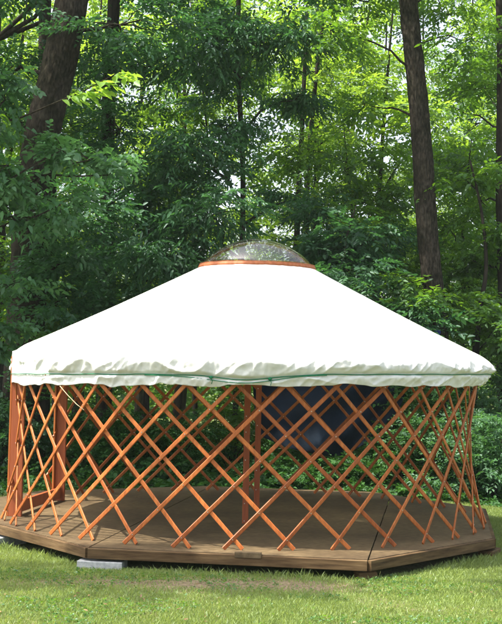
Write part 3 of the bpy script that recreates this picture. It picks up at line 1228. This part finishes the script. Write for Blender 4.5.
# understorey trees, each with its own place
under = [
    ('leafy understorey tree filling the space left of the roof', 40, 19.5, 'leaf_mid', [(35, 330, 18.6), (85, 290, 19.2), (20, 120, 20), (60, 140, 20.5), (-10, 260, 18.5), (90, 340, 18)]),
    ('dark bushy tree behind the left slope of the roof', 150, 18.8, 'leaf_deep', [(120, 310, 17.8), (170, 290, 18), (200, 260, 18.3), (150, 200, 19), (100, 270, 18.6)]),
    ('small dark tree behind the right slope of the roof', 350, 18.6, 'leaf_deep', [(340, 270, 18), (380, 300, 18), (330, 225, 18.8), (375, 240, 18.8), (410, 330, 17.9)]),
    ('broad dim tree between the dome and the straight trunk', 345, 21, 'leaf_mid', [(345, 170, 20.5), (385, 200, 20.7), (310, 150, 21.5), (390, 270, 20), (330, 240, 20)]),
    ('leafy tree behind the right end of the eave', 470, 21, 'leaf_mid', [(450, 230, 20.5), (490, 260, 20.5), (460, 300, 20), (495, 160, 21), (445, 160, 21.5), (495, 340, 19.5)]),
    ('tall dim tree behind the hickory', 200, 22.5, 'leaf_mid', [(185, 100, 22), (170, 200, 21.8), (240, 60, 22.5), (205, 20, 23)]),
]
for i, (lab, px, d, lm, cl) in enumerate(under):
    rg = random.Random(50 + i)
    top = min(c[1] for c in cl) - 20
    tree('understorey_tree', lab, [G(px, d), P(px + rg.uniform(-6, 6), 330, d), P(px + rg.uniform(-10, 10), (330 + top) / 2, d), P(px + rg.uniform(-14, 14), top, d)], 0.06, 0.008,
         [col(a, b, c, rg.uniform(0.8, 1.15), 0.8, rg.uniform(0.55, 0.8), 150) for a, b, c in cl],
         dict(KW), lm, 'bark_dark', group='understorey trees around the yurt', seed=60 + i, limb_r=0.018)

# sunlit trees further back in the wood: alike from here
bgs = random.Random(77)
spots = []
for row, (d, cnt) in enumerate(((25.5, 6), (30.5, 7), (37, 8))):
    for k in range(cnt):
        px = -60 + (k + 0.5 + bgs.uniform(-0.25, 0.25)) * 620 / cnt + (row % 2) * 20
        if 212 < px < 288:
            continue                                 # the wood opens here and the sky shows through
        spots.append((px, d + bgs.uniform(-1.2, 1.2), row))
for row, (d, side) in enumerate(((25.0, -1), (25.5, 1), (31, -1), (31, 1))):     # the wood goes on past both edges
    for k in range(4):
        spots.append(((-130 - k * 110) if side < 0 else (640 + k * 110), d + bgs.uniform(-2, 2), row // 2))
for i, (px, d, row) in enumerate(spots):
    rg = random.Random(200 + i)
    x0 = (px - 251) / F * d
    top = rg.uniform(10.0, 12.0) + row * 1.5
    y0 = CAMY + d
    tr = [Vector((x0, y0, -0.1)), Vector((x0 + rg.uniform(-.3, .3), y0, top * 0.4)), Vector((x0 + rg.uniform(-.6, .6), y0, top))]
    cl = []
    nc = 10
    for k in range(nc):
        h = 2.0 + (top - 2.0) * (k + 0.5) / nc
        a = rg.uniform(0, 6.28)
        rr_ = rg.uniform(0.6, 1.9)
        cl.append(((x0 + rr_ * math.cos(a), y0 + 0.7 * rr_ * math.sin(a), h), (rg.uniform(1.1, 1.7), 1.2, rg.uniform(0.55, 0.95)), 88))
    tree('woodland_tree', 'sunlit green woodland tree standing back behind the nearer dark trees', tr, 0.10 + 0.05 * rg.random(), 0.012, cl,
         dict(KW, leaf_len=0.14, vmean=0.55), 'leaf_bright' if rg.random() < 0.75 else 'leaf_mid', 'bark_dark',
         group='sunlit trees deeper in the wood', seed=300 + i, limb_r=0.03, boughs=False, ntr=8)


# nearer branch reaching in at the left, on a tree outside the view
def left_tree():
    rng = np.random.default_rng(91)
    base = Vector((-4.4, 1.6, 0))
    t = thing('maple_tree', base, 'near maple reaching in from the left edge with one pale sunlit spray', 'tree')
    mb = MB(base)
    mb.tube([base, base + Vector((0.1, 0, 2.2)), base + Vector((-0.1, -0.2, 4.5)), base + Vector((0.1, -0.4, 7.5)), base + Vector((0, -.4, 9))], [0.2, 0.15, 0.12, 0.08, 0.03], 12)
    parts = []
    ends = [((8, 165, 14.2), 0.42, 60), ((62, 150, 14.3), 0.3, 22), ((15, 220, 14.4), 0.55, 80), ((-25, 120, 14.2), 0.6, 80), ((5, 100, 14.6), 0.5, 60),
            ((90, 160, 14.8), 0.42, 45), ((110, 175, 15.2), 0.4, 36), ((60, 205, 14.6), 0.4, 40), ((10, 285, 15), 0.5, 60), ((-20, 330, 15), 0.5, 60)]
    for (a, b, c), r, n in ends:
        p = P(a, b, c)
        (v, q, s), bc = clump(rng, p, (r * 1.2, r, r * 0.75), n, nleaf=6, leaf_len=0.105, ratio=0.62, droop=0.3, vmean=0.45, lift=-0.2)
        parts.append((v - np.array(base), q, s))
        st = base + Vector((0, -0.1, p.z * 0.7))
        mb.tube(limb_path(rng, st, p, 6, 0.06), [0.035 * (1 - 0.8 * k / 6) for k in range(7)], 6)
        for z in bc[:6]:
            mb.tube(limb_path(rng, p, z, 3, 0.04), [0.008, 0.006, 0.004, 0.003], 4, cap=False)
    # upper crown out of view: throws the leafy shade
    for k in range(7):
        c = base + Vector((rng.uniform(-1.8, 0.3), rng.uniform(-1.6, 1.2), rng.uniform(5.5, 8.8)))
        (v, q, s), bc = clump(rng, c, (1.0, 1.0, 0.6), 90, nleaf=6, leaf_len=0.13, ratio=0.62, droop=0.3, vmean=0.5)
        parts.append((v - np.array(base), q, s))
        mb.tube(limb_path(rng, base + Vector((0, -0.2, c.z * 0.75)), c, 5, 0.05), [0.04, 0.034, 0.026, 0.02, 0.012, 0.008], 6)
    mb.build('trunk', 'bark', t, True)
    v, q, s = merge(parts)
    link('crown', np_mesh('crown', v, q, s), 'leaf_soft', t)
    # the spray catching the sun: sunlight put into a paler leaf colour
    tips = [P(62, 100, 13.8), P(82, 92, 13.8), P(100, 82, 13.7), P(120, 72, 13.7)]
    m = MB(base)
    m.tube([P(20, 118, 14), *tips], [0.012, 0.01, 0.008, 0.006, 0.003], 6)
    pos, dr = [], []
    for k in range(16):
        u = k / 15 * 2.99
        i = int(u)
        p = tips[i].lerp(tips[i + 1], u - i)
        pos.append(p + Vector(rng.normal(0, 0.02, 3)))
        dr.append(Vector((0.8, rng.uniform(-0.6, 0.3), rng.uniform(-0.35, 0.25))))
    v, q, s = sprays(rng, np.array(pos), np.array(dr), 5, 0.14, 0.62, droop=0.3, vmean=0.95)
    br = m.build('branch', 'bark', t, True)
    tag(link('leaf_spray', np_mesh('leaf_spray', v - np.array(base), q, s), 'leaf_bright', br), 'leaves with sunlight put into their pale colour')


left_tree()


# tall canopy standing over the wood edge at the left, above the view: keeps the near trees in shade
def high_canopy():
    spec = [(-8.2, 4.6, 'tall beech outside the left edge shading the wood', 31), (-3.6, 7.6, 'tall beech whose trunk hides behind the left foliage', 32),
            (-4.9, 9.6, 'tall beech whose crown closes the top above the hickory', 33)]
    for x, y, lab, sd_ in spec:
        rng = np.random.default_rng(sd_)
        base = Vector((x, y, -0.05))
        cl = []
        for k in range(11):
            a = rng.uniform(0, 6.28)
            r_ = rng.uniform(0.3, 2.6)
            xo = 5.4 if sd_ == 33 else 0.0
            cl.append(((x + xo + r_ * math.cos(a), y - (1.2 if xo else 0) + 0.75 * r_ * math.sin(a) - 0.6, rng.uniform(9.4, 12.5)), (1.15, 1.0, 0.5), 75))
        tree('beech_tree', lab, [base, base + Vector((0.1, 0, 4)), base + Vector((-0.1, 0.1, 8)), base + Vector((0.1, 0, 12.5))], 0.19, 0.06,
             cl, dict(KW, leaf_len=0.15, vmean=0.45), 'leaf_mid', 'bark_dark', seed=sd_, limb_r=0.05, boughs=False)


high_canopy()


# canopy out of view over the lawn at the left: it throws the dappled shade on the grass
def shade_tree():
    rng = np.random.default_rng(17)
    base = Vector((-6.2, -4.2, 0))
    cl = []
    for k in range(13):
        x = rng.uniform(-7.6, -0.6)
        y = rng.uniform(-4.6, -3.5)
        z = rng.uniform(7.2, 9.0)
        cl.append(((x, y, z), (0.7, 0.36, 0.3), 84))
    for c in ((-3.0, -0.95, 9.1), (-3.5, -0.8, 9.4), (-2.7, -1.1, 9.0), (-3.2, -0.6, 9.2)):  # unseen clumps added to keep the sun out of the dome
        cl.append((c, (0.5, 0.5, 0.25), 75))
    tree('oak_tree', 'oak outside the left edge whose shade dapples the front lawn',
         [base, base + Vector((0.1, 0, 3)), base + Vector((0.2, 0.1, 7)), base + Vector((0.5, 0, 9.5))], 0.24, 0.08,
         cl, dict(KW, vmean=0.5), 'leaf_mid', 'bark', seed=18, limb_r=0.05)


shade_tree()


# ------------------------------------------------------------------ undergrowth
def shrub(px, d, w, h, label, lm, seed, n=260, ll=0.065):
    rng = np.random.default_rng(seed)
    x0 = (px - 251) / F * d
    y0 = CAMY + d
    base = Vector((x0, y0, gz(x0, y0) - 0.03))
    t = thing('shrub', base, label, 'shrub', 'shrubs along the wood edge')
    mb = MB(base)
    parts = []
    for k in range(9):
        a = rng.uniform(0, 6.28)
        r = rng.uniform(0.1, 0.8) * w
        c = Vector((x0 + r * math.cos(a), y0 + 0.6 * r * math.sin(a), rng.uniform(0.25, 0.85) * h))
        (v, q, s), bc = clump(rng, c, (0.42 * w + 0.1, 0.38 * w, 0.24 * h + 0.1), n // 9 + 12, nleaf=7, leaf_len=ll, ratio=0.5, droop=0.25, vmean=0.4, lift=0.1)
        parts.append((v - np.array(base), q, s))
        mb.tube(limb_path(rng, base, c, 4, 0.05), [0.014, 0.011, 0.009, 0.006, 0.004], 5)
    mb.build('stems', 'bark_dark', t, True)
    v, q, s = merge(parts)
    link('foliage', np_mesh('foliage', v, q, s), lm, t)


shr = [(-5, 17.0, 0.9, 1.5, 'shrub at the left edge of the wood beside the yurt door', 'leaf_deep'),
       (60, 17.6, 1.0, 1.3, 'dark shrub seen between the two door posts', 'ivy'),
       (120, 17.8, 1.1, 1.25, 'dark shrub behind the left third of the lattice', 'ivy'),
       (185, 17.9, 1.1, 1.2, 'dim shrub behind the lattice left of the centre posts', 'ivy'),
       (235, 18.6, 1.0, 1.9, 'taller shrub just left of the centre posts with bright leaf tips', 'leaf_mid'),
       (290, 17.0, 0.9, 0.5, 'low shrub under the left end of the navy tarp', 'ivy'),
       (350, 17.0, 0.9, 0.45, 'low shrub under the lowest sag of the navy tarp', 'ivy'),
       (408, 17.3, 0.8, 1.0, 'green shrub right of the navy tarp behind the lattice', 'ivy'),
       (455, 16.9, 1.0, 1.15, 'green shrub behind the right end of the lattice', 'leaf_soft'),
       (500, 16.4, 0.9, 1.2, 'light green shrub at the right edge beyond the deck', 'leaf_soft'),
       (434, 17.6, 0.7, 1.6, 'narrow dim shrub hiding the foot of the straight trunk', 'ivy'),
       (490, 18.5, 1.1, 2.0, 'tall shrub at the right edge below the eave', 'leaf_soft')]
for i, (px, d, w, h, lab, lm) in enumerate(shr):
    shrub(px, d, w, h, lab, lm, 400 + i, 640)


def undergrowth():
    rng = np.random.default_rng(5)
    N = 27000
    y = 2.9 + rng.random(N) ** 1.3 * 12
    half = (y - CAMY) * 0.45 + 1.0
    x = rng.uniform(-1, 1, N) * half
    keep = ~((np.abs(x) < 3.0) & (y < 3.3))
    keep &= rng.random(N) < np.clip(0.2 + (y - 2.9) * 0.9, 0, 1)
    x, y = x[keep], y[keep]
    hh = np.clip((y - 3.0) * 0.3, 0.06, 0.65) * vnoise(x * 1.3, y * 1.3, 61)
    z = rng.uniform(0, 1, len(x)) * hh + 0.04
    pos = np.stack([x, y, z], 1)
    d = rng.normal(0, 1, (len(x), 3)) * np.array([1, 1, 0.35]) + np.array([0, -0.2, 0.25])
    v, q, s = sprays(rng, pos, d, 6, 0.095, 0.6, droop=0.3, vmean=0.4)
    tag(link('undergrowth', np_mesh('undergrowth', v, q, s), 'ivy'), 'low leafy ground cover along the wood edge', 'ground cover', kind='stuff')


undergrowth()


def far_wood():
    rng = np.random.default_rng(8)
    N = 29000
    y = rng.uniform(29, 40, N)
    x = rng.uniform(-27, 27, N)
    z = rng.random(N) ** 1.5 * (4.2 + 2.5 * vnoise(x * 0.3, y * 0.3, 71))
    pos = np.stack([x, y, z], 1)
    d = rng.normal(0, 1, (N, 3)) * np.array([1, 1, 0.4])
    v, q, s = sprays(rng, pos, d, 5, 0.26, 0.5, droop=0.2, vmean=0.5)
    tag(link('far_wood', np_mesh('far_wood', v, q, s), 'leaf_mid'), 'far wood closing the view behind all the trees', 'wood', kind='stuff')


far_wood()


def litter():
    """a few fallen leaves on lawn and deck"""
    rng = np.random.default_rng(77)
    n = 80
    x, y = rng.uniform(-3.4, 3.4, n), rng.uniform(-4.9, -3.05, n)
    z = 0.02 * np.sin(x * 0.9 + 1.3) + 0.02 * np.sin(y * 0.8 + x * 0.35) + 0.068 + rng.uniform(0, 0.015, n)
    d = rng.normal(0, 1, (n, 3)) * np.array([1, 1, 0.2])
    nn = rng.normal(0, 0.3, (n, 3)) + np.array([0, 0, 1])
    ln = rng.uniform(0.02, 0.045, n)
    m = 34
    a, q = rng.uniform(0, 6.28, m), 2.35 * np.sqrt(rng.random(m))
    dx, dy = q * np.cos(a), q * np.sin(a)
    v, f, s_ = leaves(np.concatenate([np.stack([x, y, z], 1), np.stack([dx, dy, np.full(m, DZ + 0.006)], 1)]),
                      np.concatenate([d, np.stack([np.cos(a * 7), np.sin(a * 7), 0 * a], 1)]),
                      np.concatenate([nn, np.tile([0, 0, 1.0], (m, 1))]), np.concatenate([ln, rng.uniform(0.03, 0.06, m)]),
                      np.concatenate([ln * 0.5, np.full(m, 0.022)]), rng.random(n + m), 0.0)
    tag(link('fallen_leaves', np_mesh('fallen_leaves', v, f, s_), 'dry_leaf'), 'scattered dry brown leaves on lawn and deck', 'leaves', kind='stuff')


M['dry_leaf'] = leaf_mat('dry_leaf', (0.10, 0.06, 0.03), (0.2, 0.13, 0.065), (0.2, 0.12, 0.05), 0.2, 0.02)
litter()



def clover():
    """patches of clover and broad-leaved weeds in the lawn"""
    rng = np.random.default_rng(101)
    n = 9000
    x, y = rng.uniform(-3.2, 3.2, n), rng.uniform(-5.0, -2.7, n)
    k = (vnoise(x * 1.7 + 9, y * 2.6, 81) > 0.62) | (rng.random(n) < 0.05)
    inside = np.ones(n, bool)
    for i in range(len(deck_poly)):
        p, q = deck_poly[i], deck_poly[(i + 1) % len(deck_poly)]
        inside &= (q[0] - p[0]) * (y - p[1]) - (q[1] - p[1]) * (x - p[0]) > -0.05
    k &= ~inside
    x, y = x[k], y[k]
    z = 0.02 * np.sin(x * 0.9 + 1.3) + 0.02 * np.sin(y * 0.8 + x * 0.35) + 0.05 + rng.uniform(0.015, 0.035, len(x))
    d = rng.normal(0, 1, (len(x), 3)) * np.array([1, 1, 0.1]) + np.array([0, 0, 0.15])
    v, q, s_ = sprays(rng, np.stack([x, y, z], 1), d, 3, 0.017, 0.75, droop=0.1, vmean=0.4)
    tag(link('clover', np_mesh('clover', v, q, s_), 'leaf_mid'), 'low clover and weeds among the lawn grass', 'clover', kind='stuff')


clover()


def haze():  # added thin volume that softens and lifts the dark wood
    me = bpy.data.meshes.new('haze')
    x, y0, y1, z0, z1 = 310, -210, 410, -1.2, 19.0
    vs = [(a, b, c) for c in (z0, z1) for a, b in ((-x, y0), (x, y0), (x, y1), (-x, y1))]
    me.from_pydata(vs, [], [(3, 2, 1, 0), (4, 5, 6, 7), (0, 1, 5, 4), (1, 2, 6, 5), (2, 3, 7, 6), (3, 0, 4, 7)])
    m, nt, out = mat('haze')
    v = nt.nodes.new('ShaderNodeVolumePrincipled')
    v.inputs['Color'].default_value = (0.84, 0.97, 0.95, 1)
    v.inputs['Density'].default_value = 0.0004
    nt.links.new(v.outputs[0], out.inputs['Volume'])
    M['haze'] = m
    tag(link('haze', me, 'haze'), 'thin haze added to lift the dark tones of the wood', 'haze', kind='stuff')


haze()
